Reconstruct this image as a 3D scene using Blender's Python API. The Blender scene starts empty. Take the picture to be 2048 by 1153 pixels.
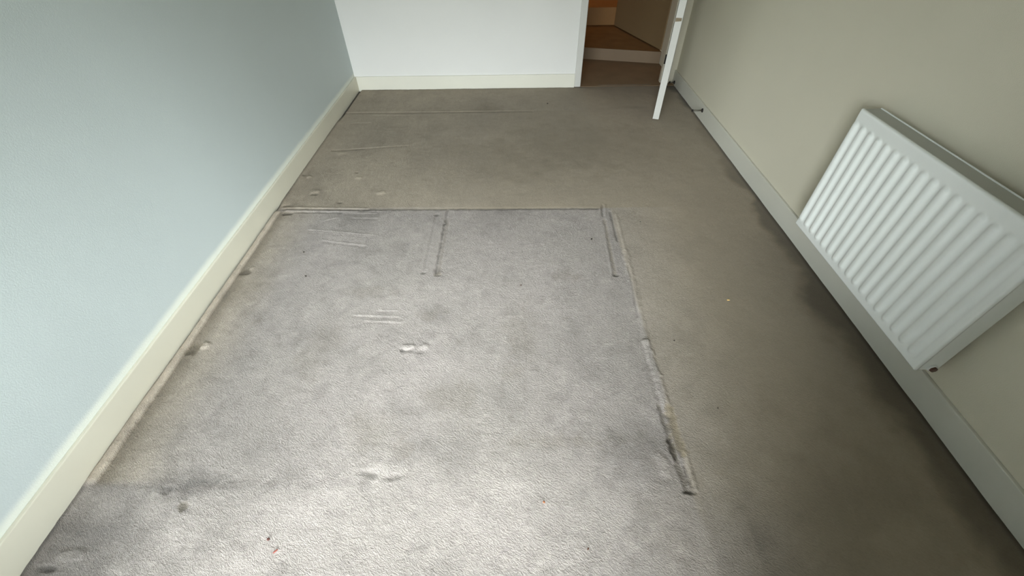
import bpy, bmesh, math, random
import numpy as np
from mathutils import Matrix, Vector

S = bpy.context.scene
C = S.collection
random.seed(7)
rng = np.random.default_rng(11)

# ------------------------------------------------------------------ camera
FPX, PITCH, YAW, ROLL = 828.79, 0.78909, 0.012686, -0.017359
cd = bpy.data.cameras.new('camera')
cam = bpy.data.objects.new('camera', cd)
C.objects.link(cam)
cd.sensor_width = 36.0
cd.lens = FPX / 2048 * 36.0
cd.clip_start = 0.02
cam.matrix_world = (Matrix.Translation((0, 0, 1.45)) @ Matrix.Rotation(YAW, 4, 'Z')
                    @ Matrix.Rotation(math.pi / 2 - PITCH, 4, 'X') @ Matrix.Rotation(ROLL, 4, 'Z'))
S.camera = cam

# ------------------------------------------------------------------ world: overcast sky over dim ground
w = bpy.data.worlds.new('sky')
S.world = w
w.use_nodes = True
nt = w.node_tree
nt.nodes.clear()
out = nt.nodes.new('ShaderNodeOutputWorld')
bg = nt.nodes.new('ShaderNodeBackground')
tc = nt.nodes.new('ShaderNodeTexCoord')
sx = nt.nodes.new('ShaderNodeSeparateXYZ')
rp = nt.nodes.new('ShaderNodeValToRGB')
mp = nt.nodes.new('ShaderNodeMapRange')
mp.inputs[1].default_value = -1
mp.inputs[2].default_value = 1
nt.links.new(tc.outputs['Generated'], sx.inputs[0])
nt.links.new(sx.outputs[2], mp.inputs[0])
nt.links.new(mp.outputs[0], rp.inputs[0])
nt.links.new(rp.outputs[0], bg.inputs[0])
nt.links.new(bg.outputs[0], out.inputs[0])
rp.color_ramp.elements[0].position = 0.46
rp.color_ramp.elements[0].color = (0.13, 0.14, 0.12, 1)
rp.color_ramp.elements[1].position = 0.54
rp.color_ramp.elements[1].color = (0.74, 0.76, 0.79, 1)
e = rp.color_ramp.elements.new(1.0)
e.color = (2.35, 2.42, 2.52, 1)
bg.inputs[1].default_value = 28.0

# window opening in the wall behind the camera, with a portal that guides the sky light in
WX0, WX1, WZ0, WZ1, WY = -1.30, 0.42, 0.02, 1.68, -0.42
pl = bpy.data.lights.new('window_portal', 'AREA')
pl.shape = 'RECTANGLE'
pl.size = WX1 - WX0
pl.size_y = WZ1 - WZ0
pl.cycles.is_portal = True
plo = bpy.data.objects.new('window_portal', pl)
plo.location = ((WX0 + WX1) / 2, WY - 0.11, (WZ0 + WZ1) / 2)
plo.rotation_euler = (math.pi / 2, 0, 0)      # -Z axis points to +Y
C.objects.link(plo)

# warm lamp on the ceiling of the stair landing beyond the doorway
ll = bpy.data.lights.new('landing_lamp', 'POINT')
ll.color = (1.0, 0.56, 0.24)
ll.energy = 9
ll.shadow_soft_size = 0.12
llo = bpy.data.objects.new('landing_lamp', ll)
llo.location = (0.55, 6.6, 1.95)
C.objects.link(llo)

S.view_settings.view_transform = 'Standard'
S.view_settings.look = 'None'
S.view_settings.exposure = 0.0
S.view_settings.gamma = 1.0
S.view_settings.use_curve_mapping = False
S.cycles.max_bounces = 8
S.cycles.diffuse_bounces = 6

# ------------------------------------------------------------------ helpers
def mat(name, col, rough=0.6, bump=0.0, bscale=200.0, vary=0.0, vscale=3.0, spec=0.4, metal=0.0):
    m = bpy.data.materials.new(name)
    m.use_nodes = True
    n = m.node_tree
    b = n.nodes['Principled BSDF']
    b.inputs['Roughness'].default_value = rough
    b.inputs['Metallic'].default_value = metal
    b.inputs['Specular IOR Level'].default_value = spec
    t = n.nodes.new('ShaderNodeTexCoord')
    if vary:
        no = n.nodes.new('ShaderNodeTexNoise')
        no.inputs['Scale'].default_value = vscale
        no.inputs['Detail'].default_value = 4
        n.links.new(t.outputs['Object'], no.inputs['Vector'])
        r = n.nodes.new('ShaderNodeValToRGB')
        r.color_ramp.elements[0].position = 0.3
        r.color_ramp.elements[1].position = 0.7
        r.color_ramp.elements[0].color = tuple(c * (1 - vary) for c in col) + (1,)
        r.color_ramp.elements[1].color = tuple(min(1, c * (1 + vary)) for c in col) + (1,)
        n.links.new(no.outputs['Fac'], r.inputs[0])
        n.links.new(r.outputs[0], b.inputs['Base Color'])
    else:
        b.inputs['Base Color'].default_value = tuple(col) + (1,)
    if bump:
        nb = n.nodes.new('ShaderNodeTexNoise')
        nb.inputs['Scale'].default_value = bscale
        nb.inputs['Detail'].default_value = 3
        n.links.new(t.outputs['Object'], nb.inputs['Vector'])
        bp = n.nodes.new('ShaderNodeBump')
        bp.inputs['Strength'].default_value = bump
        bp.inputs['Distance'].default_value = 0.002
        n.links.new(nb.outputs['Fac'], bp.inputs['Height'])
        n.links.new(bp.outputs[0], b.inputs['Normal'])
    return m

def add_box(bm, x0, x1, y0, y1, z0, z1):
    r = bmesh.ops.create_cube(bm, size=1.0)
    for v in r['verts']:
        v.co = Vector((x0 + (v.co.x + .5) * (x1 - x0), y0 + (v.co.y + .5) * (y1 - y0), z0 + (v.co.z + .5) * (z1 - z0)))
    return r['verts']

def add_cyl(bm, p0, p1, r0, r1=None, seg=20):
    r1 = r0 if r1 is None else r1
    p0, p1 = Vector(p0), Vector(p1)
    d = p1 - p0
    q = d.to_track_quat('Z', 'Y').to_matrix().to_4x4()
    r = bmesh.ops.create_cone(bm, cap_ends=True, segments=seg, radius1=r0, radius2=r1, depth=d.length)
    bmesh.ops.transform(bm, verts=r['verts'], matrix=Matrix.Translation((p0 + p1) / 2) @ q)
    return r['verts']

def obj(name, bm, m, parent=None, bevel=0.0, smooth=False, seg=2):
    if bevel:
        es = [e for e in bm.edges if len(e.link_faces) == 2 and e.calc_face_angle(0) > 0.6]
        bmesh.ops.bevel(bm, geom=es, offset=bevel, segments=seg, affect='EDGES', profile=0.5, clamp_overlap=True)
    bmesh.ops.recalc_face_normals(bm, faces=bm.faces)
    me = bpy.data.meshes.new(name)
    bm.to_mesh(me)
    bm.free()
    if smooth:
        me.polygons.foreach_set('use_smooth', [True] * len(me.polygons))
    me.materials.append(m)
    o = bpy.data.objects.new(name, me)
    C.objects.link(o)
    if parent:
        o.parent = parent
        o.matrix_parent_inverse = Matrix.Translation(-parent.location)
    return o

def tag(o, label=None, cat=None, group=None, kind=None):
    if label: o['label'] = label
    if cat: o['category'] = cat
    if group: o['group'] = group
    if kind: o['kind'] = kind
    return o

def empty(name, loc, label, cat, group=None, kind=None):
    o = bpy.data.objects.new(name, None)
    o.location = loc
    o.empty_display_size = 0.05
    C.objects.link(o)
    return tag(o, label, cat, group, kind)

def struct(name, bm, m, label=None, parent=None, bevel=0.0, smooth=False):
    o = obj(name, bm, m, parent, bevel, smooth)
    if parent is None:
        tag(o, label, None, None, 'structure')
    elif label:
        o['label'] = label
    return o

# ------------------------------------------------------------------ room dimensions (metres)
XL, XR = -1.490, 1.531           # wall planes
BXL, BXR = -1.475, 1.516         # baseboard fronts
YF, BYF = 4.130, 4.116
YB = -0.42
ZC = 2.40
OX0, OX1 = 0.627, 1.412          # doorway in the far wall
BH = 0.113

# ------------------------------------------------------------------ materials
def wall_material(name, col, bumpy=0.25, cut_in=None):
    m = mat(name, col, 0.55, bumpy, 260, 0.02, 1.6, 0.35)
    if cut_in:                                   # brushed strip of trim paint lapping onto the wall above the baseboard
        n = m.node_tree
        b = n.nodes['Principled BSDF']
        src = b.inputs['Base Color'].links[0].from_socket
        tcn = [x for x in n.nodes if x.type == 'TEX_COORD'][0]
        sp = n.nodes.new('ShaderNodeSeparateXYZ')
        n.links.new(tcn.outputs['Object'], sp.inputs[0])
        no = n.nodes.new('ShaderNodeTexNoise')
        no.inputs['Scale'].default_value = 6
        no.inputs['Detail'].default_value = 5
        n.links.new(tcn.outputs['Object'], no.inputs['Vector'])
        ad = n.nodes.new('ShaderNodeMath')
        ad.operation = 'MULTIPLY_ADD'
        ad.inputs[1].default_value = -0.020
        n.links.new(no.outputs['Fac'], ad.inputs[0])
        n.links.new(sp.outputs[2], ad.inputs[2])
        mr = n.nodes.new('ShaderNodeMapRange')
        mr.inputs[1].default_value = 0.113
        mr.inputs[2].default_value = 0.146
        mr.inputs[3].default_value = 1
        mr.inputs[4].default_value = 0
        mr.interpolation_type = 'SMOOTHSTEP'
        n.links.new(ad.outputs[0], mr.inputs[0])
        mx = n.nodes.new('ShaderNodeMix')
        mx.data_type = 'RGBA'
        mx.inputs[7].default_value = tuple(cut_in) + (1,)
        n.links.new(mr.outputs[0], mx.inputs[0])
        n.links.new(src, mx.inputs[6])
        n.links.new(mx.outputs[2], b.inputs['Base Color'])
    return m

M_left = wall_material('wall_paint_cool_lit', (0.53, 0.59, 0.585), cut_in=(0.74, 0.77, 0.70))  # same cream-white as the other walls, cool light tinted into the colour
M_right = wall_material('wall_paint_warm_shaded', (0.66, 0.625, 0.51))  # same cream-white paint, duller warm light put into the colour
M_far = wall_material('white_wall_paint', (0.76, 0.755, 0.73))
M_back = wall_material('back_wall_paint', (0.60, 0.59, 0.54))
M_ceil = wall_material('ceiling_paint', (0.80, 0.80, 0.78))
M_cream = mat('cream_gloss_trim_paint', (0.65, 0.625, 0.515), 0.35, 0.08, 60, 0.03, 3)
M_trim = mat('white_gloss_trim_paint', (0.61, 0.60, 0.53), 0.35, 0.08, 60, 0.03, 3)
M_farbb = mat('warm_white_trim_paint', (0.75, 0.735, 0.645), 0.35, 0.05, 60, 0.02, 3)
M_door = mat('white_door_paint', (0.60, 0.595, 0.56), 0.35, 0.06, 80, 0.02, 4)
M_doorface = mat('door_face_paint_dimmed', (0.24, 0.170, 0.090), 0.4, 0.06, 80, 0.02, 4)  # colour darkened and warmed to stand for the dim landing light
M_hall = wall_material('landing_wall_paint', (0.52, 0.44, 0.32))
M_radi = mat('white_enamel', (0.84, 0.87, 0.85), 0.30, 0.03, 90, 0.0, 3, 0.5)
M_radtop = mat('white_enamel_shaded', (0.40, 0.41, 0.37), 0.4, 0.03, 90, 0.0, 3, 0.4)  # radiator top painted darker for the little light it gets
M_brass = mat('dull_brown_brass', (0.16, 0.09, 0.07), 0.45, 0.1, 200, 0.1, 60, 0.5, 0.6)
M_black = mat('black_rubber', (0.012, 0.010, 0.009), 0.6)
M_steel = mat('dull_steel', (0.16, 0.15, 0.12), 0.45, 0, 1, 0, 1, 0.5, 0.7)
M_bare = mat('bare_brown_wood', (0.25, 0.20, 0.13), 0.7, 0.1, 120, 0.1, 40)
M_frame = mat('window_frame_white', (0.78, 0.78, 0.77), 0.35)

# ------------------------------------------------------------------ carpet
def vnoise(X, Y, s, seed):
    r = np.random.default_rng(seed)
    g = r.random((256, 256))
    x = X * s + 37.3
    y = Y * s + 11.7
    xi = np.floor(x).astype(int)
    yi = np.floor(y).astype(int)
    fx = x - xi
    fy = y - yi
    fx = fx * fx * (3 - 2 * fx)
    fy = fy * fy * (3 - 2 * fy)
    a = g[xi % 256, yi % 256]; b = g[(xi + 1) % 256, yi % 256]
    c = g[xi % 256, (yi + 1) % 256]; d = g[(xi + 1) % 256, (yi + 1) % 256]
    return (a * (1 - fx) + b * fx) * (1 - fy) + (c * (1 - fx) + d * fx) * fy

def fbm(X, Y, s, seed, o=4):
    t = 0; a = 0.5; n = 0
    for k in range(o):
        t = t + a * vnoise(X, Y, s * 2 ** k, seed + k)
        n += a
        a *= 0.55
    return t / n

def sst(x, a, b):
    t = np.clip((x - a) / (b - a), 0, 1)
    return t * t * (3 - 2 * t)

def build_floor():
    ys = [YB]
    y = 0.16
    while y < 4.15:
        ys.append(y)
        y += 0.0028 + 0.0020 * y
    ys.append(4.16)
    ys = np.array(ys)
    xs = np.linspace(XL - 0.004, XR + 0.004, 640)
    nx, ny = len(xs), len(ys)
    X, Y = np.meshgrid(xs, ys)
    Z = np.zeros_like(X)
    L = np.ones_like(X)          # lightness of the pile (dirt, worn areas, painted dent and ridge shading)
    T = np.zeros_like(X)         # brown tint of the soiled pile
    P = np.ones_like(X)          # how open / tufty the pile is

    wob = (fbm(X, Y, 9, 3) - 0.5) * 0.02
    # soiled, flattened walking area around the cleaner rectangle where furniture stood
    right = sst(X + wob, 0.566, 0.584)
    front = 1 - sst(Y, 0.30, 0.56)
    rsoft = sst(X + wob * 4, 0.30, 0.95)
    right = right * (1 - front) + rsoft * front
    far = sst(Y + wob * 0.35, 2.112, 2.124) * sst(X + wob * 5, -1.45, 0.05)
    # a little of the soiling reaches the far left too
    far = np.maximum(far, 0.35 * sst(Y, 2.20, 2.95))
    right = right * (0.50 + 0.50 * sst(X, 0.56, 1.05))
    soil = np.maximum(right, far)
    soil = soil * (1 - 0.30 * sst(Y, 3.568, 3.580) * (1 - sst(X, 0.25, 0.75)))
    L *= 1 - 0.32 * soil
    T += np.maximum(0.85 * soil, 0.75 * sst(Y, 2.11, 2.16))
    P *= 1 - 0.72 * soil
    L *= 1 - 0.13 * sst(Y + wob * 3, 0.49, 0.62) * (1 - soil)  # unsoiled pile a bit darker beyond the front strip
    # soft mottling: general grime
    cl = fbm(X, Y, 2.4, 21, 5)
    L *= 1 - (0.15 - 0.11 * soil) * sst(cl, 0.50, 0.74)
    cl2 = fbm(X, Y, 6.5, 40, 4)
    L *= 1 - (0.12 - 0.09 * soil) * sst(cl2, 0.54, 0.78)
    L *= 1 + 0.07 * sst(fbm(X, Y, 4.0, 77, 4), 0.5, 0.75)
    fine = fbm(X, Y, 22, 150, 4)
    L *= 1 - (0.13 - 0.10 * soil) * sst(fine, 0.52, 0.76)
    L *= 1 + (0.10 - 0.08 * soil) * sst(fbm(X, Y, 30, 170, 3), 0.55, 0.80)
    # pinkish / yellowish cast
    cast = fbm(X, Y, 3.1, 90, 3)

    def seg(p, q, wdt, soft=0.35, taper=0.0):
        px, py = p; qx, qy = q
        dx, dy = qx - px, qy - py
        l2 = dx * dx + dy * dy
        t = np.clip(((X - px) * dx + (Y - py) * dy) / l2, 0, 1)
        d = np.hypot(X - px - t * dx, Y - py - t * dy) + (fbm(X, Y, 70, 5, 3) - 0.5) * wdt * 0.9
        m = 1 - sst(d, wdt * (1 - soft) / 2, wdt * (1 + soft) / 2)
        if taper:
            m = m * sst(t, 0, taper) * (1 - sst(t, 1 - taper, 1))
        return m

    def blob(c, rx, ry, soft=0.6, rough=0.6):
        d = np.hypot((X - c[0]) / rx, (Y - c[1]) / ry) + (fbm(X, Y, min(110, max(12, 0.9 / min(rx, ry))), int(rx * 1e4) % 97, 4) - 0.5) * rough * 2.2
        return 1 - sst(d, 1 - soft, 1 + soft * 0.6)

    def mark(m, dz=0.0, l=1.0, t=0.0):  # shades relief by colour too: dents darker, ridges lighter
        nonlocal Z, L, T
        Z = Z + m * dz
        L = L * (1 + m * (l - 1))
        T = T + m * t

    # --- seam and furniture edge lines across the carpet
    mark(seg((-1.46, 3.572), (0.15, 3.566), 0.018, 0.8), -0.004, 0.80)
    mark(seg((-1.46, 3.592), (0.0, 3.586), 0.014, 0.8), 0.0025, 1.10)
    mark(seg((-0.93, 2.128), (0.50, 2.114), 0.017, 0.7), -0.003, 0.62)
    mark(seg((-1.43, 2.155), (-0.90, 2.135), 0.012, 0.7), 0.0045, 1.12)
    mark(seg((-1.42, 2.140), (-0.90, 2.120), 0.010, 0.7), -0.005, 0.72)
    mark(seg((-1.40, 2.122), (-0.96, 2.105), 0.012, 0.7), 0.004, 1.10)
    mark(seg((-1.38, 2.106), (-1.05, 2.095), 0.009, 0.7), -0.004, 0.80)
    mark(seg((-1.40, 2.090), (-1.36, 2.090), 0.020, 0.5), -0.006, 0.55)
    # --- strip along the left baseboard: dark gap, raised ridge, crushed margin with edge shading painted in
    inL = sst(Y, 0.50, 0.54) * (1 - sst(Y, 2.10, 2.13))
    ridge = (1 - sst(np.abs(X + 1.451 + wob * 0.25), 0.015, 0.020)) * inL
    mark(ridge, 0.006, 1.38)  # ridge colour lightened against the shade beside the baseboard
    T += 0.55 * (1 - sst(X + wob * 3, -1.43, -1.12)) * inL
    marg = (1 - sst(X + wob, -1.432, -1.35)) * sst(X + wob * 0.25, -1.434, -1.429) * inL
    mark(marg, -0.003, 0.60, 0.25)
    gap = (1 - sst(X, -1.468, -1.459)) * sst(Y, 0.7, 1.4) * (1 - sst(Y, 2.15, 2.25))
    mark(gap, -0.010, 0.22)
    gap2 = (1 - sst(X, -1.458, -1.444)) * sst(Y, 3.35, 3.58)
    mark(gap2, -0.010, 0.28)
    edge = (1 - sst(X, -1.472, -1.45)) * (1 - inL)
    mark(edge, -0.003, 0.62)
    # grubby corner near the left, towards the window
    g = blob((-1.42, 0.28), 0.36, 0.24, 0.8)
    mark(g, 0, 0.66)
    mark(blob((-1.36, 2.32), 0.16, 0.24, 0.8), 0, 0.78)
    mark(blob((-1.12, 0.53), 0.13, 0.045, 0.7), -0.002, 0.74)
    mark(blob((-1.095, 0.445), 0.016, 0.015, 0.5), -0.003, 0.42, 0.5)
    mark(blob((-1.18, 0.50), 0.028, 0.014, 0.5), -0.003, 0.66)
    mark(seg((-1.43, 0.512), (-0.53, 0.522), 0.030, 1.2), -0.0007, 0.84)
    mark(blob((-1.35, 0.31), 0.045, 0.018, 0.5), 0.003, 1.22)
    mark(blob((-1.40, 0.275), 0.03, 0.010, 0.5), -0.003, 0.60)
    # --- right-hand edge of the furniture imprint
    mark(seg((0.600, 2.05), (0.592, 1.72), 0.016, 0.8), 0.003, 1.18)
    mark(seg((0.592, 1.72), (0.566, 1.10), 0.026, 0.7), 0.004, 1.10)
    mark(seg((0.566, 1.10), (0.572, 0.78), 0.030, 0.5), 0.0055, 1.13)
    mark(seg((0.583, 1.60), (0.560, 1.25), 0.010, 0.8), -0.003, 0.80)
    mark(seg((0.571, 2.075), (0.566, 1.80), 0.012, 0.8), -0.005, 0.74)
    mark(seg((0.535, 2.15), (0.519, 2.04), 0.012, 0.7), -0.005, 0.72)
    mark(seg((0.550, 2.15), (0.536, 2.04), 0.012, 0.7), 0.003, 1.12)
    mark(seg((0.525, 2.00), (0.506, 1.53), 0.016, 0.7), -0.004, 0.84, 0.3)
    mark(seg((0.500, 1.80), (0.488, 1.53), 0.010, 0.7), 0.002, 1.08)
    mark(blob((0.506, 1.528), 0.016, 0.012), -0.005, 0.66)
    mark(seg((0.575, 0.78), (0.578, 0.62), 0.034, 0.5), -0.003, 0.74, 0.7)
    mark(seg((0.545, 0.80), (0.553, 0.60), 0.016, 0.5), -0.004, 0.66, 0.2)
    mark(seg((0.548, 0.66), (0.562, 0.49), 0.018, 0.5), -0.005, 0.66, 0.2)
    mark(seg((0.590, 0.62), (0.590, 0.49), 0.016, 0.6), 0.004, 1.14)
    mark(seg((0.574, 0.57), (0.580, 0.50), 0.010, 0.6), -0.004, 0.72)
    mark(seg((0.548, 0.485), (0.588, 0.483), 0.008, 0.6), -0.004, 0.60)
    mark(blob((0.505, 0.57), 0.022, 0.040), 0.004, 1.16)
    mark(blob((0.40, 0.53), 0.15, 0.08, 0.8), 0, 0.80)
    # --- grooves left by a board in the middle
    mark(seg((-0.412, 2.11), (-0.408, 1.98), 0.013, 0.6), -0.006, 0.72)
    mark(seg((-0.400, 2.02), (-0.396, 1.555), 0.024, 0.5), -0.003, 0.84, 0.15)
    mark(seg((-0.414, 1.98), (-0.410, 1.555), 0.009, 0.6), -0.005, 0.68)
    mark(blob((-0.398, 1.545), 0.020, 0.016, 0.4), -0.003, 0.60, 0.3)
    mark(blob((-0.392, 1.552), 0.014, 0.011, 0.4), 0.005, 1.30)
    mark(blob((-0.470, 2.064), 0.014, 0.012, 0.4), -0.004, 0.62)
    mark(blob((-0.472, 1.556), 0.013, 0.010, 0.4), -0.005, 0.58)
    mark(seg((-0.472, 2.04), (-0.474, 1.58), 0.012, 0.9), -0.002, 0.90)
    # --- feet dents, in pairs
    for cx, cy, s in ((-0.466, 1.084, 1.0), (-0.400, 1.084, 1.0)):
        mark(blob((cx, cy), 0.024 * s, 0.015 * s, 0.5), 0.004, 1.22, -0.2)
    mark(blob((-0.492, 1.066), 0.010, 0.008, 0.4), -0.003, 0.55)
    mark(seg((-0.49, 1.062), (-0.45, 1.064), 0.010, 0.7), -0.002, 0.80)
    mark(blob((-0.410, 1.058), 0.020, 0.010, 0.5), -0.003, 0.80)
    for cx, cy in ((-0.478, 0.567), (-0.412, 0.570)):
        mark(blob((cx, cy), 0.030, 0.020, 0.8), 0.001, 1.20, -0.2)
    mark(blob((-0.505, 0.548), 0.032, 0.016, 0.6), -0.003, 0.76)
    mark(blob((-0.425, 0.538), 0.030, 0.014, 0.6), -0.003, 0.84)
    mark(blob((-1.405, 1.575), 0.030, 0.026, 0.5), -0.005, 0.56, 0.2)
    mark(blob((-1.378, 1.602), 0.012, 0.012, 0.4), 0.005, 1.25)
    mark(blob((-1.405, 1.080), 0.036, 0.030, 0.5), -0.005, 0.60, 0.4)
    mark(blob((-1.362, 1.100), 0.022, 0.018, 0.4), 0.006, 1.28)
    # --- nap ripples left of the middle, crest light and front shade painted in
    for p, q, wd in (((-1.226, 1.938), (-0.767, 1.866), 0.012), ((-1.215, 1.918), (-0.76, 1.85), 0.008), ((-1.099, 1.834), (-0.803, 1.777), 0.012),
                     ((-0.988, 2.047), (-0.804, 2.034), 0.012), ((-1.025, 2.092), (-0.82, 2.086), 0.010),
                     ((-0.95, 2.112), (-0.78, 2.104), 0.008), ((-1.141, 2.010), (-1.051, 2.052), 0.010),
                     ((-0.774, 1.272), (-0.514, 1.257), 0.009), ((-0.70, 1.235), (-0.515, 1.225), 0.009),
                     ((-0.66, 1.30), (-0.55, 1.296), 0.008), ((-1.353, 3.376), (-1.171, 3.386), 0.018),
                     ((-1.20, 2.92), (-0.95, 2.96), 0.014), ((-1.39, 3.52), (-0.6, 3.52), 0.012)):
        mark(seg(p, q, wd, 0.7, 0.12), 0.002, 1.12, -0.1)
        mark(seg((p[0], p[1] - wd), (q[0], q[1] - wd), wd * 0.8, 0.8, 0.12), -0.0016, 0.90)
    mark(seg((-1.357, 2.895), (-1.12, 2.915), 0.014, 0.8), -0.005, 0.74)
    mark(seg((-1.12, 2.915), (-0.75, 2.965), 0.010, 0.8, 0.3), -0.003, 0.86)
    for c_, a_ in (((-1.29, 2.335), 0.035), ((-1.27, 2.85), 0.04), ((-1.06, 2.50), 0.025), ((-1.40, 2.52), 0.02), ((-0.86, 2.31), 0.03)):
        mark(blob(c_, a_, a_ * 0.7, 0.6), 0.005, 1.15)
    for c_, a_ in (((-1.443, 2.548), 0.018), ((-1.087, 2.57), 0.013), ((-1.094, 2.205), 0.018), ((-1.42, 2.175), 0.03), ((-1.29, 2.305), 0.026)):
        mark(blob(c_, a_, a_ * 0.5, 0.5), -0.005, 0.66)
    # --- stains
    for c_, a_, b_, l_ in (((-0.40, 0.64), 0.035, 0.07, 0.86), ((-0.26, 0.83), 0.09, 0.09, 0.84), ((-0.399, 1.269), 0.06, 0.05, 0.80),
                           ((0.262, 1.512), 0.06, 0.05, 0.80), ((-0.21, 3.66), 0.10, 0.07, 0.80), ((0.44, 2.90), 0.55, 0.42, 0.84),
                           ((-0.10, 2.75), 0.6, 0.30, 0.90), ((-1.30, 1.45), 0.10, 0.12, 0.88), ((0.0, 1.15), 0.09, 0.22, 0.88),
                           ((0.13, 0.66), 0.22, 0.03, 0.86), ((-0.86, 1.05), 0.08, 0.2, 0.90), ((1.02, 0.45), 0.5, 0.3, 0.86),
                           ((-0.72, 1.42), 0.12, 0.04, 0.88), ((-1.19, 1.24), 0.03, 0.02, 0.78), ((-0.55, 0.72), 0.1, 0.08, 0.88)):
        mark(blob(c_, a_, b_, 0.8, 0.9), 0, l_, 0.1)
    # --- faint pile edges right of the imprint, towards the window
    sA = sst(X + wob, 0.578, 0.596) * (1 - sst(X, 0.60, 0.78)) * (1 - sst(Y, 0.40, 0.52))
    mark(sA, 0, 0.86)
    sB = sst(X + wob, 0.708, 0.728) * (1 - sst(X, 0.74, 0.95)) * (1 - sst(Y, 0.36, 0.46))
    mark(sB, 0, 0.84)
    # --- grime band against the right baseboard, heavier under the radiator
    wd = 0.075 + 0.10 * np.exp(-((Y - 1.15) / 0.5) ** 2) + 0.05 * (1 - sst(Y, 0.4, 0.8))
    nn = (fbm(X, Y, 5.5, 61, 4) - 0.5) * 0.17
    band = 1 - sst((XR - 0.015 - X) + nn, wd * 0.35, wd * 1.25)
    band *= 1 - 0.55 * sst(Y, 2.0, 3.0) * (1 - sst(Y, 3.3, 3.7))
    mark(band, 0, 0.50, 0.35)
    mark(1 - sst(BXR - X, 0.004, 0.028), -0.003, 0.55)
    # --- edges at the far wall and the threshold
    mark((1 - sst(np.abs(Y - 4.112), 0.006, 0.022)) * (1 - sst(X, 0.62, 0.66)), -0.004, 0.60)
    mark((1 - sst(np.abs(Y - 4.125), 0.004, 0.016)) * sst(X, 0.62, 0.64), -0.004, 0.72)
    mark(blob((1.00, 3.62), 0.14, 0.03, 0.8), 0, 0.86)
    mark(sst(Y, 3.45, 4.2) * sst(X, 0.2, 0.9), 0, 0.74, 0.4)
    # slow unevenness of the pile
    Z = Z + (fbm(X, Y, 7, 100, 3) - 0.5) * 0.004 + (fbm(X, Y, 55, 120, 2) - 0.5) * 0.0022 * P

    V = np.stack([X, Y, Z], -1).reshape(-1, 3).astype(np.float32)
    idx = np.arange(nx * ny).reshape(ny, nx)
    F = np.stack([idx[:-1, :-1], idx[:-1, 1:], idx[1:, 1:], idx[1:, :-1]], -1).reshape(-1, 4).astype(np.int32)
    me = bpy.data.meshes.new('floor')
    me.vertices.add(len(V))
    me.vertices.foreach_set('co', V.ravel())
    me.loops.add(F.size)
    me.loops.foreach_set('vertex_index', F.ravel())
    me.polygons.add(len(F))
    me.polygons.foreach_set('loop_start', np.arange(0, F.size, 4, dtype=np.int32))
    me.polygons.foreach_set('use_smooth', np.ones(len(F), dtype=bool))
    me.update(calc_edges=True)
    at = me.attributes.new('wear_shade', 'FLOAT_COLOR', 'POINT')
    W = np.stack([np.clip(L, 0.05, 1.5), np.clip(T, 0, 1), np.clip(P, 0, 1), np.clip(cast, 0, 1)], -1).reshape(-1).astype(np.float32)
    at.data.foreach_set('color', W)

    m = bpy.data.materials.new('beige_cut_pile_carpet')
    m.use_nodes = True
    n = m.node_tree
    b = n.nodes['Principled BSDF']
    b.inputs['Roughness'].default_value = 0.95
    b.inputs['Specular IOR Level'].default_value = 0.1
    b.inputs['Sheen Weight'].default_value = 0.12
    b.inputs['Sheen Roughness'].default_value = 0.5
    a = n.nodes.new('ShaderNodeAttribute')
    a.attribute_name = 'wear_shade'
    sp = n.nodes.new('ShaderNodeSeparateColor')
    n.links.new(a.outputs['Color'], sp.inputs[0])
    t = n.nodes.new('ShaderNodeTexCoord')
    def mix(fac, c1, c2, blend='MIX'):
        x = n.nodes.new('ShaderNodeMix')
        x.data_type = 'RGBA'
        x.blend_type = blend
        for s, v in ((x.inputs[0], fac), (x.inputs[6], c1), (x.inputs[7], c2)):
            if isinstance(v, (int, float)): s.default_value = v
            elif isinstance(v, tuple): s.default_value = v + (1,)
            else: n.links.new(v, s)
        return x.outputs[2]
    def mrange(src, a0, a1, b0, b1):
        x = n.nodes.new('ShaderNodeMapRange')
        n.links.new(src, x.inputs[0])
        for i, v in enumerate((a0, a1, b0, b1)): x.inputs[i + 1].default_value = v
        return x.outputs[0]
    def math_(op, p, q):
        x = n.nodes.new('ShaderNodeMath')
        x.operation = op
        for s, v in ((x.inputs[0], p), (x.inputs[1], q)):
            if isinstance(v, (int, float)): s.default_value = v
            else: n.links.new(v, s)
        return x.outputs[0]
    cl = mix(a.outputs['Alpha'], CARPET_A, CARPET_B)
    cs = mix(sp.outputs[1], cl, CARPET_C)
    # tufts: short twisted strands, stretched across the room
    mpn = n.nodes.new('ShaderNodeMapping')
    mpn.inputs['Rotation'].default_value = (0, 0, 0.60)
    n.links.new(t.outputs['Object'], mpn.inputs[0])
    mps = n.nodes.new('ShaderNodeMapping')
    mps.inputs['Scale'].default_value = (0.52, 1.10, 1.0)
    n.links.new(mpn.outputs[0], mps.inputs[0])
    mpn = mps
    n1 = n.nodes.new('ShaderNodeTexNoise')
    n1.inputs['Scale'].default_value = 180
    n1.inputs['Detail'].default_value = 4.5
    n1.inputs['Roughness'].default_value = 0.62
    n1.inputs['Distortion'].default_value = 0.8
    n.links.new(mpn.outputs[0], n1.inputs['Vector'])
    n2 = n.nodes.new('ShaderNodeTexNoise')
    n2.inputs['Scale'].default_value = 420
    n2.inputs['Detail'].default_value = 2
    n.links.new(t.outputs['Object'], n2.inputs['Vector'])
    h = math_('ADD', n1.outputs['Fac'], math_('MULTIPLY', n2.outputs['Fac'], 0.35))
    bp = n.nodes.new('ShaderNodeBump')
    bp.inputs['Distance'].default_value = 0.006
    n.links.new(h, bp.inputs['Height'])
    n.links.new(mrange(sp.outputs[2], 0, 1, 0.10, BUMP), bp.inputs['Strength'])
    n.links.new(bp.outputs[0], b.inputs['Normal'])
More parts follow.
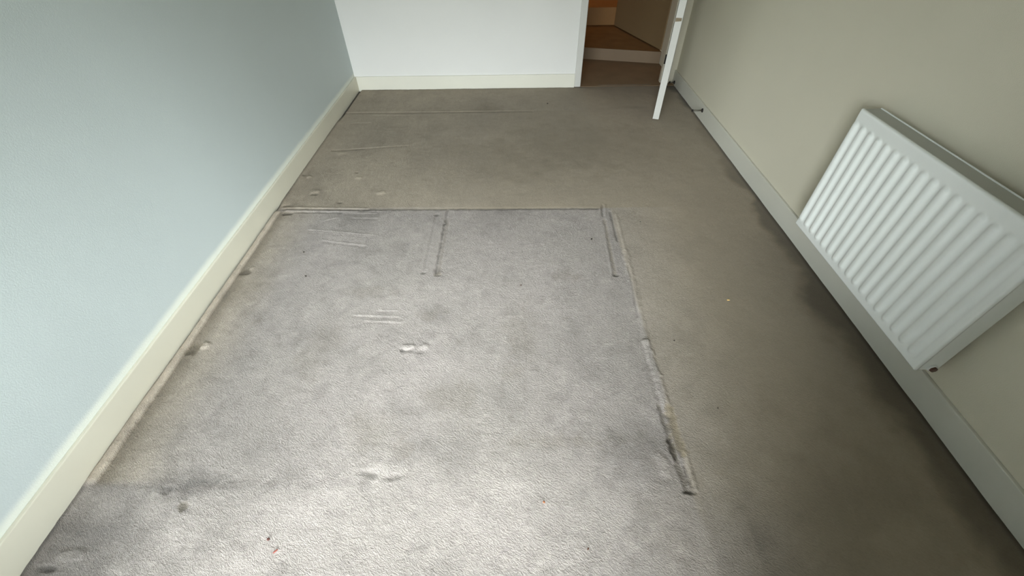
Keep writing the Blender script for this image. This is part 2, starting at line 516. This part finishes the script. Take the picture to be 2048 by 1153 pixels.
    tuft = mrange(n1.outputs['Fac'], 0.3, 0.7, -1.0, 1.0)
    amp = mrange(sp.outputs[2], 0, 1, 0.03, 0.17)
    tuft = math_('ADD', math_('MULTIPLY', tuft, amp), 1.0)
    lt = math_('MULTIPLY', sp.outputs[0], tuft)
    gy = n.nodes.new('ShaderNodeCombineColor')
    for k in range(3): n.links.new(lt, gy.inputs[k])
    fin = mix(1.0, cs, gy.outputs[0], 'MULTIPLY')
    n.links.new(fin, b.inputs['Base Color'])
    me.materials.append(m)
    o = bpy.data.objects.new('floor', me)
    C.objects.link(o)
    tag(o, 'worn beige cut pile carpet with furniture imprints and grimy edges', None, None, 'structure')
    return o

CARPET_A = (0.378, 0.336, 0.312)
CARPET_B = (0.366, 0.330, 0.298)
CARPET_C = (0.455, 0.380, 0.278)
BUMP = 1.0
build_floor()

# ------------------------------------------------------------------ walls and ceiling
TH = 0.12
bm = bmesh.new(); add_box(bm, XL - TH, XL, YB - TH, YF + TH, -0.05, ZC)
struct('wall_left', bm, M_left, 'painted wall left of the carpet, tinted blue grey for its light')
bm = bmesh.new(); add_box(bm, XR, XR + TH, YB - TH, 4.78, -0.05, ZC)
struct('wall_right', bm, M_right, 'painted wall behind the white radiator, tinted beige for its light')
bm = bmesh.new()
add_box(bm, XL, OX0, YF, YF + TH, -0.05, ZC)
add_box(bm, OX0, XR, YF, YF + TH, 2.03, ZC)
struct('wall_far', bm, M_far, 'white painted wall left of the open doorway')
bm = bmesh.new(); add_box(bm, 1.398, XR, 4.205, 4.25, -0.05, 2.03)
struct('wall_nib', bm, M_right, 'narrow wall piece behind the open door, tinted beige for its light')
bm = bmesh.new()
add_box(bm, XL, WX0, YB - TH, YB, -0.05, ZC)
add_box(bm, WX1, XR, YB - TH, YB, -0.05, ZC)
add_box(bm, WX0, WX1, YB - TH, YB, WZ1, ZC)
add_box(bm, WX0, WX1, YB - TH, YB, -0.05, WZ0)
struct('wall_back', bm, M_back, 'painted wall with the tall window')
bm = bmesh.new(); add_box(bm, XL - TH, XR + TH, YB - TH, 4.95, ZC, ZC + 0.1)
struct('ceiling', bm, M_ceil, 'plain white ceiling')

# tall window behind the viewer
bm = bmesh.new()
f = 0.055
y0, y1 = YB - 0.095, YB - 0.04
add_box(bm, WX0, WX0 + f, y0, y1, WZ0, WZ1)
add_box(bm, WX1 - f, WX1, y0, y1, WZ0, WZ1)
add_box(bm, WX0 + f, WX1 - f, y0, y1, WZ0, WZ0 + f)
add_box(bm, WX0 + f, WX1 - f, y0, y1, WZ1 - f, WZ1)
xm = (WX0 + WX1) / 2
add_box(bm, xm - 0.02, xm + 0.02, y0, y1, WZ0 + f, WZ1 - f)
win = struct('window_1', bm, M_frame, 'tall white framed window')
mg = bpy.data.materials.new('window_glass')
mg.use_nodes = True
n = mg.node_tree
n.nodes.remove(n.nodes['Principled BSDF'])
tr = n.nodes.new('ShaderNodeBsdfTransparent')
tr.inputs[0].default_value = (0.95, 0.97, 0.96, 1)
gl = n.nodes.new('ShaderNodeBsdfGlossy')
gl.inputs['Roughness'].default_value = 0.02
fr = n.nodes.new('ShaderNodeFresnel')
ms = n.nodes.new('ShaderNodeMixShader')
n.links.new(fr.outputs[0], ms.inputs[0])
n.links.new(tr.outputs[0], ms.inputs[1])
n.links.new(gl.outputs[0], ms.inputs[2])
n.links.new(ms.outputs[0], n.nodes['Material Output'].inputs[0])
for a, b in ((WX0 + f, xm - 0.02), (xm + 0.02, WX1 - f)):
    bm = bmesh.new()
    add_box(bm, a, b, YB - 0.070, YB - 0.064, WZ0 + f, WZ1 - f)
    obj('window_pane', bm, mg, win)

# ------------------------------------------------------------------ baseboards and architrave
def baseboard(bm, x0, x1, y0, y1):
    add_box(bm, x0, x1, y0, y1, -0.03, BH)
bm = bmesh.new(); baseboard(bm, XL, BXL, YB, YF)
struct('baseboard_left', bm, M_cream, 'cream gloss baseboard along the left wall', bevel=0.003)
bm = bmesh.new(); baseboard(bm, BXR, XR, YB, 4.205)
struct('baseboard_right', bm, M_trim, 'off-white baseboard running under the radiator', bevel=0.003)
bm = bmesh.new(); baseboard(bm, BXL, OX0 - 0.058, BYF, YF)
struct('baseboard_far', bm, M_farbb, 'warm white baseboard below the white far wall', bevel=0.003)
bm = bmesh.new(); add_box(bm, WX1, BXR, YB, YB + 0.015, 0.0, BH)
struct('baseboard_back', bm, M_trim, 'off-white baseboard beside the window', bevel=0.003)
bm = bmesh.new()
add_box(bm, OX0 - 0.058, OX0, BYF - 0.002, YF, 0, 2.09)
add_box(bm, 1.402, 1.448, 4.116, 4.205, 0, 2.03)
add_box(bm, OX0, 1.46, BYF - 0.002, YF, 2.032, 2.09)
struct('trim_1', bm, M_door, 'white architrave around the open doorway', bevel=0.005)

# ------------------------------------------------------------------ the open door, seen edge-on
E0 = Vector((1.151, 3.358, 0)); H0 = Vector((1.405, 4.106, 0))
dv = (H0 - E0); LEN = dv.length; ang = math.atan2(dv.y, dv.x)
def door_obj(name, bm, m, parent=None, bevel=0.0, smooth=False):
    bmesh.ops.transform(bm, verts=bm.verts, matrix=Matrix.Translation(E0) @ Matrix.Rotation(ang, 4, 'Z'))
    return obj(name, bm, m, parent, bevel, smooth)
bm = bmesh.new(); add_box(bm, 0, LEN - 0.004, -0.024, 0.024, 0.008, 2.0)
d = door_obj('door_1', bm, M_door, None, 0.002)
tag(d, 'white door standing open, seen by its narrow edge', None, None, 'structure')
bm = bmesh.new(); add_box(bm, -0.0012, 0.004, -0.019, 0.022, 0.692, 0.716)
for v in bm.verts:
    if v.co.y < 0 and v.co.z < 0.7: v.co.z += 0.006
door_obj('latch_patch', bm, M_bare, d)['label'] = 'bare brown rectangle on the white door edge'
for s in (-1, 1):
    bm = bmesh.new()
    add_cyl(bm, (0.06, s * 0.024, 1.02), (0.06, s * 0.032, 1.02), 0.026)
    add_cyl(bm, (0.06, s * 0.030, 1.02), (0.06, s * 0.068, 1.02), 0.009)
    add_cyl(bm, (0.052, s * 0.064, 1.02), (0.17, s * 0.064, 1.02), 0.009, 0.007)
    door_obj('door_handle', bm, M_steel, d, 0, True)
for z in (0.235, 1.0, 1.75):
    bm = bmesh.new()
    add_cyl(bm, (LEN - 0.018, 0.033, z - 0.038), (LEN - 0.018, 0.033, z + 0.038), 0.007)
    add_box(bm, LEN - 0.060, LEN - 0.018, 0.0235, 0.0275, z - 0.038, z + 0.038)
    door_obj('hinge', bm, M_black, d)

# ------------------------------------------------------------------ landing beyond the doorway
M_hallcarpet = mat('brown_landing_carpet', (0.245, 0.175, 0.112), 0.95, 0.35, 300, 0.07, 6, 0.1)
bm = bmesh.new(); add_box(bm, OX0 - 0.25, XR + 0.004, 4.128, 5.03, -0.06, 0.0)
struct('floor_landing', bm, M_hallcarpet, 'darker brown carpet just beyond the doorway')
# step up, tread, inner door and second step
R0 = Vector((0.40, 5.046)); R1 = Vector((1.531, 4.766))
bm = bmesh.new()
def prism(bm, pts, z0, z1):
    lo = [bm.verts.new((p[0], p[1], z0)) for p in pts]
    hi = [bm.verts.new((p[0], p[1], z1)) for p in pts]
    bm.faces.new(lo[::-1]); bm.faces.new(hi)
    for i in range(len(pts)):
        j = (i + 1) % len(pts)
        bm.faces.new((lo[i], lo[j], hi[j], hi[i]))
prism(bm, [R0, R1, (1.531, 5.86), (0.40, 5.86)], -0.03, 0.108)
M_tread = mat('brown_carpet', (0.24, 0.150, 0.070), 0.95, 0.4, 300, 0.08, 8, 0.1)
M_riser = mat('painted_riser_dimmed', (0.19, 0.130, 0.075), 0.5, 0.05, 60, 0.03, 3)  # pale paint darkened to imitate weak warm light on the landing
o = struct('trim_2', bm, M_tread, 'low carpeted step beyond the doorway')
bm = bmesh.new()
n2 = (R1 - R0).normalized(); nn = Vector((n2.y, -n2.x))
if nn.y > 0: nn = -nn
prism(bm, [R0, R1, R1 + nn * 0.014, R0 + nn * 0.014], -0.02, 0.110)
struct('riser', bm, M_riser, 'painted front of the low step, darkened for the dim landing', o)
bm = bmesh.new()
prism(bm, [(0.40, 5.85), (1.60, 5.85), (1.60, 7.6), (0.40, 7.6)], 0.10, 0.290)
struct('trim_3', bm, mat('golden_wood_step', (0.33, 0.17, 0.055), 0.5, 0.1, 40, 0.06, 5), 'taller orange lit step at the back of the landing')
# inner door leaf on the landing
D0 = Vector((1.519, 4.775, 0)); D1 = Vector((1.213, 5.775, 0))
dd = D1 - D0; a2 = math.atan2(dd.y, dd.x)
bm = bmesh.new(); add_box(bm, 0, dd.length, -0.04, 0.0, 0.122, 2.02)
bmesh.ops.transform(bm, verts=bm.verts, matrix=Matrix.Translation(D0) @ Matrix.Rotation(a2, 4, 'Z'))
struct('door_2', bm, M_doorface, 'inner door opened onto the low step, darkened for the dim landing', bevel=0.003)
bm = bmesh.new()
add_box(bm, 0.30, 0.40, YF + TH, 7.6, -0.05, ZC)
struct('wall_landing_left', bm, M_hall, 'landing wall left of the steps')
bm = bmesh.new()
add_box(bm, 1.60, 1.70, 4.78, 7.6, -0.05, ZC)
struct('wall_landing_right', bm, M_hall, 'landing wall behind the inner door')
bm = bmesh.new()
add_box(bm, 0.30, 1.70, 7.6, 7.7, -0.05, ZC)
struct('wall_landing_end', bm, M_hall, 'end wall of the landing')
bm = bmesh.new()
add_box(bm, 0.30, 1.70, 4.95, 7.7, ZC, ZC + 0.1)
struct('ceiling_landing', bm, M_ceil, 'ceiling over the landing')

# ------------------------------------------------------------------ radiator
RX, RXB = 1.410, 1.494
RY0, RY1, RZ0, RZ1 = 0.830, 1.706, 0.180, 0.752
rad = empty('radiator', (1.45, (RY0 + RY1) / 2, RZ0), 'white panel radiator with vertical flutes hung on the right wall', 'radiator')
def radiator_front():
    NF, PITCH_F, Y_LAST = 17, 0.0502, 1.687
    ysl = []
    y = RY0
    ysl = list(np.unique(np.concatenate([np.linspace(RY0, RY0 + .008, 5), np.linspace(RY0 + .008, RY1 - .008, 210), np.linspace(RY1 - .008, RY1, 5)])))
    zs = list(np.unique(np.concatenate([np.linspace(RZ0, RZ0 + .008, 5), np.linspace(RZ0 + .008, RZ0 + .075, 18), np.linspace(RZ0 + .075, RZ1 - .085, 8),
                                        np.linspace(RZ1 - .085, RZ1 - .008, 20), np.linspace(RZ1 - .008, RZ1, 5)])))
    Yg, Zg = np.meshgrid(np.array(ysl), np.array(zs))
    ph = (Y_LAST - Yg) / PITCH_F
    k = np.clip(np.round(ph), 0, NF - 1)
    off = np.abs(ph - k) * PITCH_F                    # distance to ridge centre
    zc = (RZ0 + RZ1) / 2
    half = (RZ1 - RZ0) / 2
    zt, zb = RZ1 - 0.050, RZ0 + 0.036
    over = np.maximum(np.maximum(Zg - (zt - 0.014), (zb + 0.014) - Zg), 0)
    d = np.hypot(off, over)
    prof = 1 - sst(d, 0.004, 0.0225)
    # press the sheet back between the flutes and raise the flutes
    inside = sst(Zg, zb - 0.010, zb + 0.014) * (1 - sst(Zg, zt - 0.014, zt + 0.010))
    inside *= sst(Yg, RY0 + 0.02, RY0 + 0.04)
    x = RX + 0.0035 * inside * (1 - prof) - 0.0065 * prof
    edge = np.minimum(np.minimum(Yg - RY0, RY1 - Yg), np.minimum(Zg - RZ0, RZ1 - Zg))
    r = 0.008
    e_ = np.clip(edge, 0, r)
    x = x + (r - np.sqrt(np.maximum(r * r - (r - e_) ** 2, 0)))
    x = np.where(edge < 0.004, np.maximum(x, RX), x)
    bm = bmesh.new()
    vs = [[bm.verts.new((float(x[i, j]), float(Yg[i, j]), float(Zg[i, j]))) for j in range(Yg.shape[1])] for i in range(Yg.shape[0])]
    for i in range(len(vs) - 1):
        for j in range(len(vs[0]) - 1):
            bm.faces.new((vs[i][j], vs[i + 1][j], vs[i + 1][j + 1], vs[i][j + 1]))
    # returned rim behind the sheet
    rim = [vs[0][j] for j in range(len(vs[0]))] + [vs[i][-1] for i in range(1, len(vs))] + \
          [vs[-1][j] for j in range(len(vs[0]) - 2, -1, -1)] + [vs[i][0] for i in range(len(vs) - 2, 0, -1)]
    back = [bm.verts.new((RX + 0.014, v.co.y, v.co.z)) for v in rim]
    for i in range(len(rim)):
        j = (i + 1) % len(rim)
        bm.faces.new((rim[i], rim[j], back[j], back[i]))
    bm.faces.new(back)
    return bm
obj('front_panel', radiator_front(), M_radi, rad, 0, True)
bm = bmesh.new(); add_box(bm, RXB - 0.005, RXB, RY0 + 0.001, RY1 - 0.001, RZ0 + 0.004, RZ1 + 0.002)
obj('back_panel', bm, M_radi, rad, 0.002)
for yy in (RY0, RY1 - 0.004):
    bm = bmesh.new(); add_box(bm, RX + 0.013, RXB - 0.005, yy + 0.001, yy + 0.003, RZ0 + 0.004, RZ1 - 0.006)
    obj('side_panel', bm, M_radi, rad, 0.0006)
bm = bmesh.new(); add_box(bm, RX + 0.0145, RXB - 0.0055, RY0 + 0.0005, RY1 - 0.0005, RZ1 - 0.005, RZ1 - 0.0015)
obj('top_panel', bm, M_radtop, rad)['label'] = 'flat cover set between the panels, greyed for the shade on top'
# convector fins between the panels, seen from below only
bm = bmesh.new()
k = RY0 + 0.03
while k < RY1 - 0.03:
    add_box(bm, RX + 0.016, RXB - 0.012, k, k + 0.0015, RZ0 + 0.03, RZ1 - 0.03)
    k += 0.03
o = obj('convector_fins', bm, M_radi, rad); o['kind'] = 'stuff'
# end plugs
for ya, yb in ((RY0, RY0 - 0.014), (RY1, RY1 + 0.030)):
    bm = bmesh.new(); add_cyl(bm, (1.462, ya, 0.199), (1.462, ya + (yb - ya) * 0.5, 0.199), 0.0165, 0.0155, 24)
    s_ = obj('socket', bm, M_radi, rad, 0.001)
    bm = bmesh.new(); add_cyl(bm, (1.462, ya + (yb - ya) * 0.3, 0.199), (1.462, yb, 0.199), 0.0125, 0.0115, 6)
    p_ = obj('plug', bm, M_brass, s_, 0.001)
    p_['label'] = 'dull brown end plug'
    p_.matrix_parent_inverse = Matrix.Identity(4)
# wall brackets
for yy in (RY0 + 0.14, RY1 - 0.14):
    bm = bmesh.new(); add_box(bm, RXB, XR, yy - 0.015, yy + 0.015, RZ0 + 0.08, RZ1 - 0.08)
    obj('bracket', bm, M_radi, rad)

# ------------------------------------------------------------------ door stops
def door_stop(y, z, ln, label):
    r = empty('door_stop', (BXR, y, z), label, 'door stop', None)
    bm = bmesh.new(); add_cyl(bm, (BXR + 0.001, y, z), (BXR - 0.006, y, z), 0.017, 0.013, 20)
    obj('mounting_plate', bm, M_black, r)['label'] = 'black round plate on the baseboard'
    bm = bmesh.new(); add_cyl(bm, (BXR - 0.004, y, z), (BXR - ln + 0.008, y, z), 0.0055, 0.0055, 14)
    obj('rod', bm, M_steel, r, 0, True)['label'] = 'dull metal rod'
    bm = bmesh.new(); add_cyl(bm, (BXR - ln + 0.010, y, z), (BXR - ln, y, z), 0.0095, 0.0085, 14)
    obj('tip', bm, M_black, r, 0.001)['label'] = 'black rubber tip'
door_stop(3.367, 0.071, 0.086, 'slender metal door stop with black tip on the right baseboard before the door')
door_stop(4.14, 0.022, 0.050, 'small dark door stop low on the baseboard behind the open door')

# ------------------------------------------------------------------ crumbs and specks lying on the carpet
def crumb(name, x, y, size, col, label, cat, stretch=1.0, rot=0.0, group=None):
    size *= 1.2
    bm = bmesh.new()
    bmesh.ops.create_icosphere(bm, subdivisions=2, radius=1.0)
    for v in bm.verts:
        j = 1 + random.uniform(-0.16, 0.16)
        v.co = Vector((v.co.x * size * stretch * j, v.co.y * size * j / math.sqrt(stretch), v.co.z * size * 0.55 * j))
    bmesh.ops.transform(bm, verts=bm.verts, matrix=Matrix.Rotation(rot, 4, 'Z'))
    o = obj(name, bm, mat(name + '_matter', col, 0.7, 0.1, 400), None)
    o.location = (x, y, 0.0035 + size * 0.3)
    tag(o, label, cat, group)
    return o
crumb('crumb', 1.006, 1.342, 0.0042, (0.80, 0.55, 0.22), 'tiny yellow crumb on the dark carpet left of the radiator', 'crumb', 1.5, -0.1)
crumb('crumb', 0.086, 0.454, 0.0032, (0.32, 0.12, 0.05), 'tiny orange brown crumb on the pale carpet at the front', 'crumb')
crumb('crumb', 0.212, 0.322, 0.0024, (0.09, 0.035, 0.02), 'tiny dark red brown crumb, the one nearest the bottom right of the imprint', 'crumb', 1.5, 0.9)
crumb('leaf_fragment', -0.770, 0.350, 0.0038, (0.09, 0.035, 0.025), 'tiny dark brown triangular leaf fragment at the bottom left', 'debris', 1.2, -0.6)
crumb('leaf_fragment', -0.735, 0.318, 0.0032, (0.24, 0.07, 0.05), 'tiny reddish thin sliver just below the brown leaf fragment', 'debris', 2.2, 0.7)
crumb('grit_speck', 0.423, 1.812, 0.0042, (0.02, 0.015, 0.01), 'black grit speck inside the imprint near its far right corner', 'speck')
crumb('grit_speck', 0.026, 1.454, 0.0034, (0.06, 0.03, 0.02), 'small dark speck on the pale carpet right of the middle groove', 'speck')
crumb('grit_speck', -1.149, 1.723, 0.0036, (0.05, 0.04, 0.03), 'small dark speck just below the nap ripples on the left', 'speck')
crumb('grit_speck', -1.071, 1.533, 0.0040, (0.04, 0.03, 0.025), 'dark speck left, level with the end of the middle groove', 'speck', 1.3, -0.6)
crumb('grit_speck', 0.686, 1.105, 0.0030, (0.03, 0.02, 0.012), 'tiny dark speck just right of the imprint edge, halfway down', 'speck')
crumb('grit_speck', 0.763, 0.784, 0.0026, (0.03, 0.02, 0.012), 'tiny dark speck on the brown carpet lower right', 'speck')
crumb('grit_speck', 0.726, 1.969, 0.0034, (0.05, 0.04, 0.03), 'tiny dark speck just beyond the far right imprint corner', 'speck')
crumb('grit_speck', 0.293, 3.720, 0.0060, (0.05, 0.04, 0.03), 'dark speck near the white far wall', 'speck')
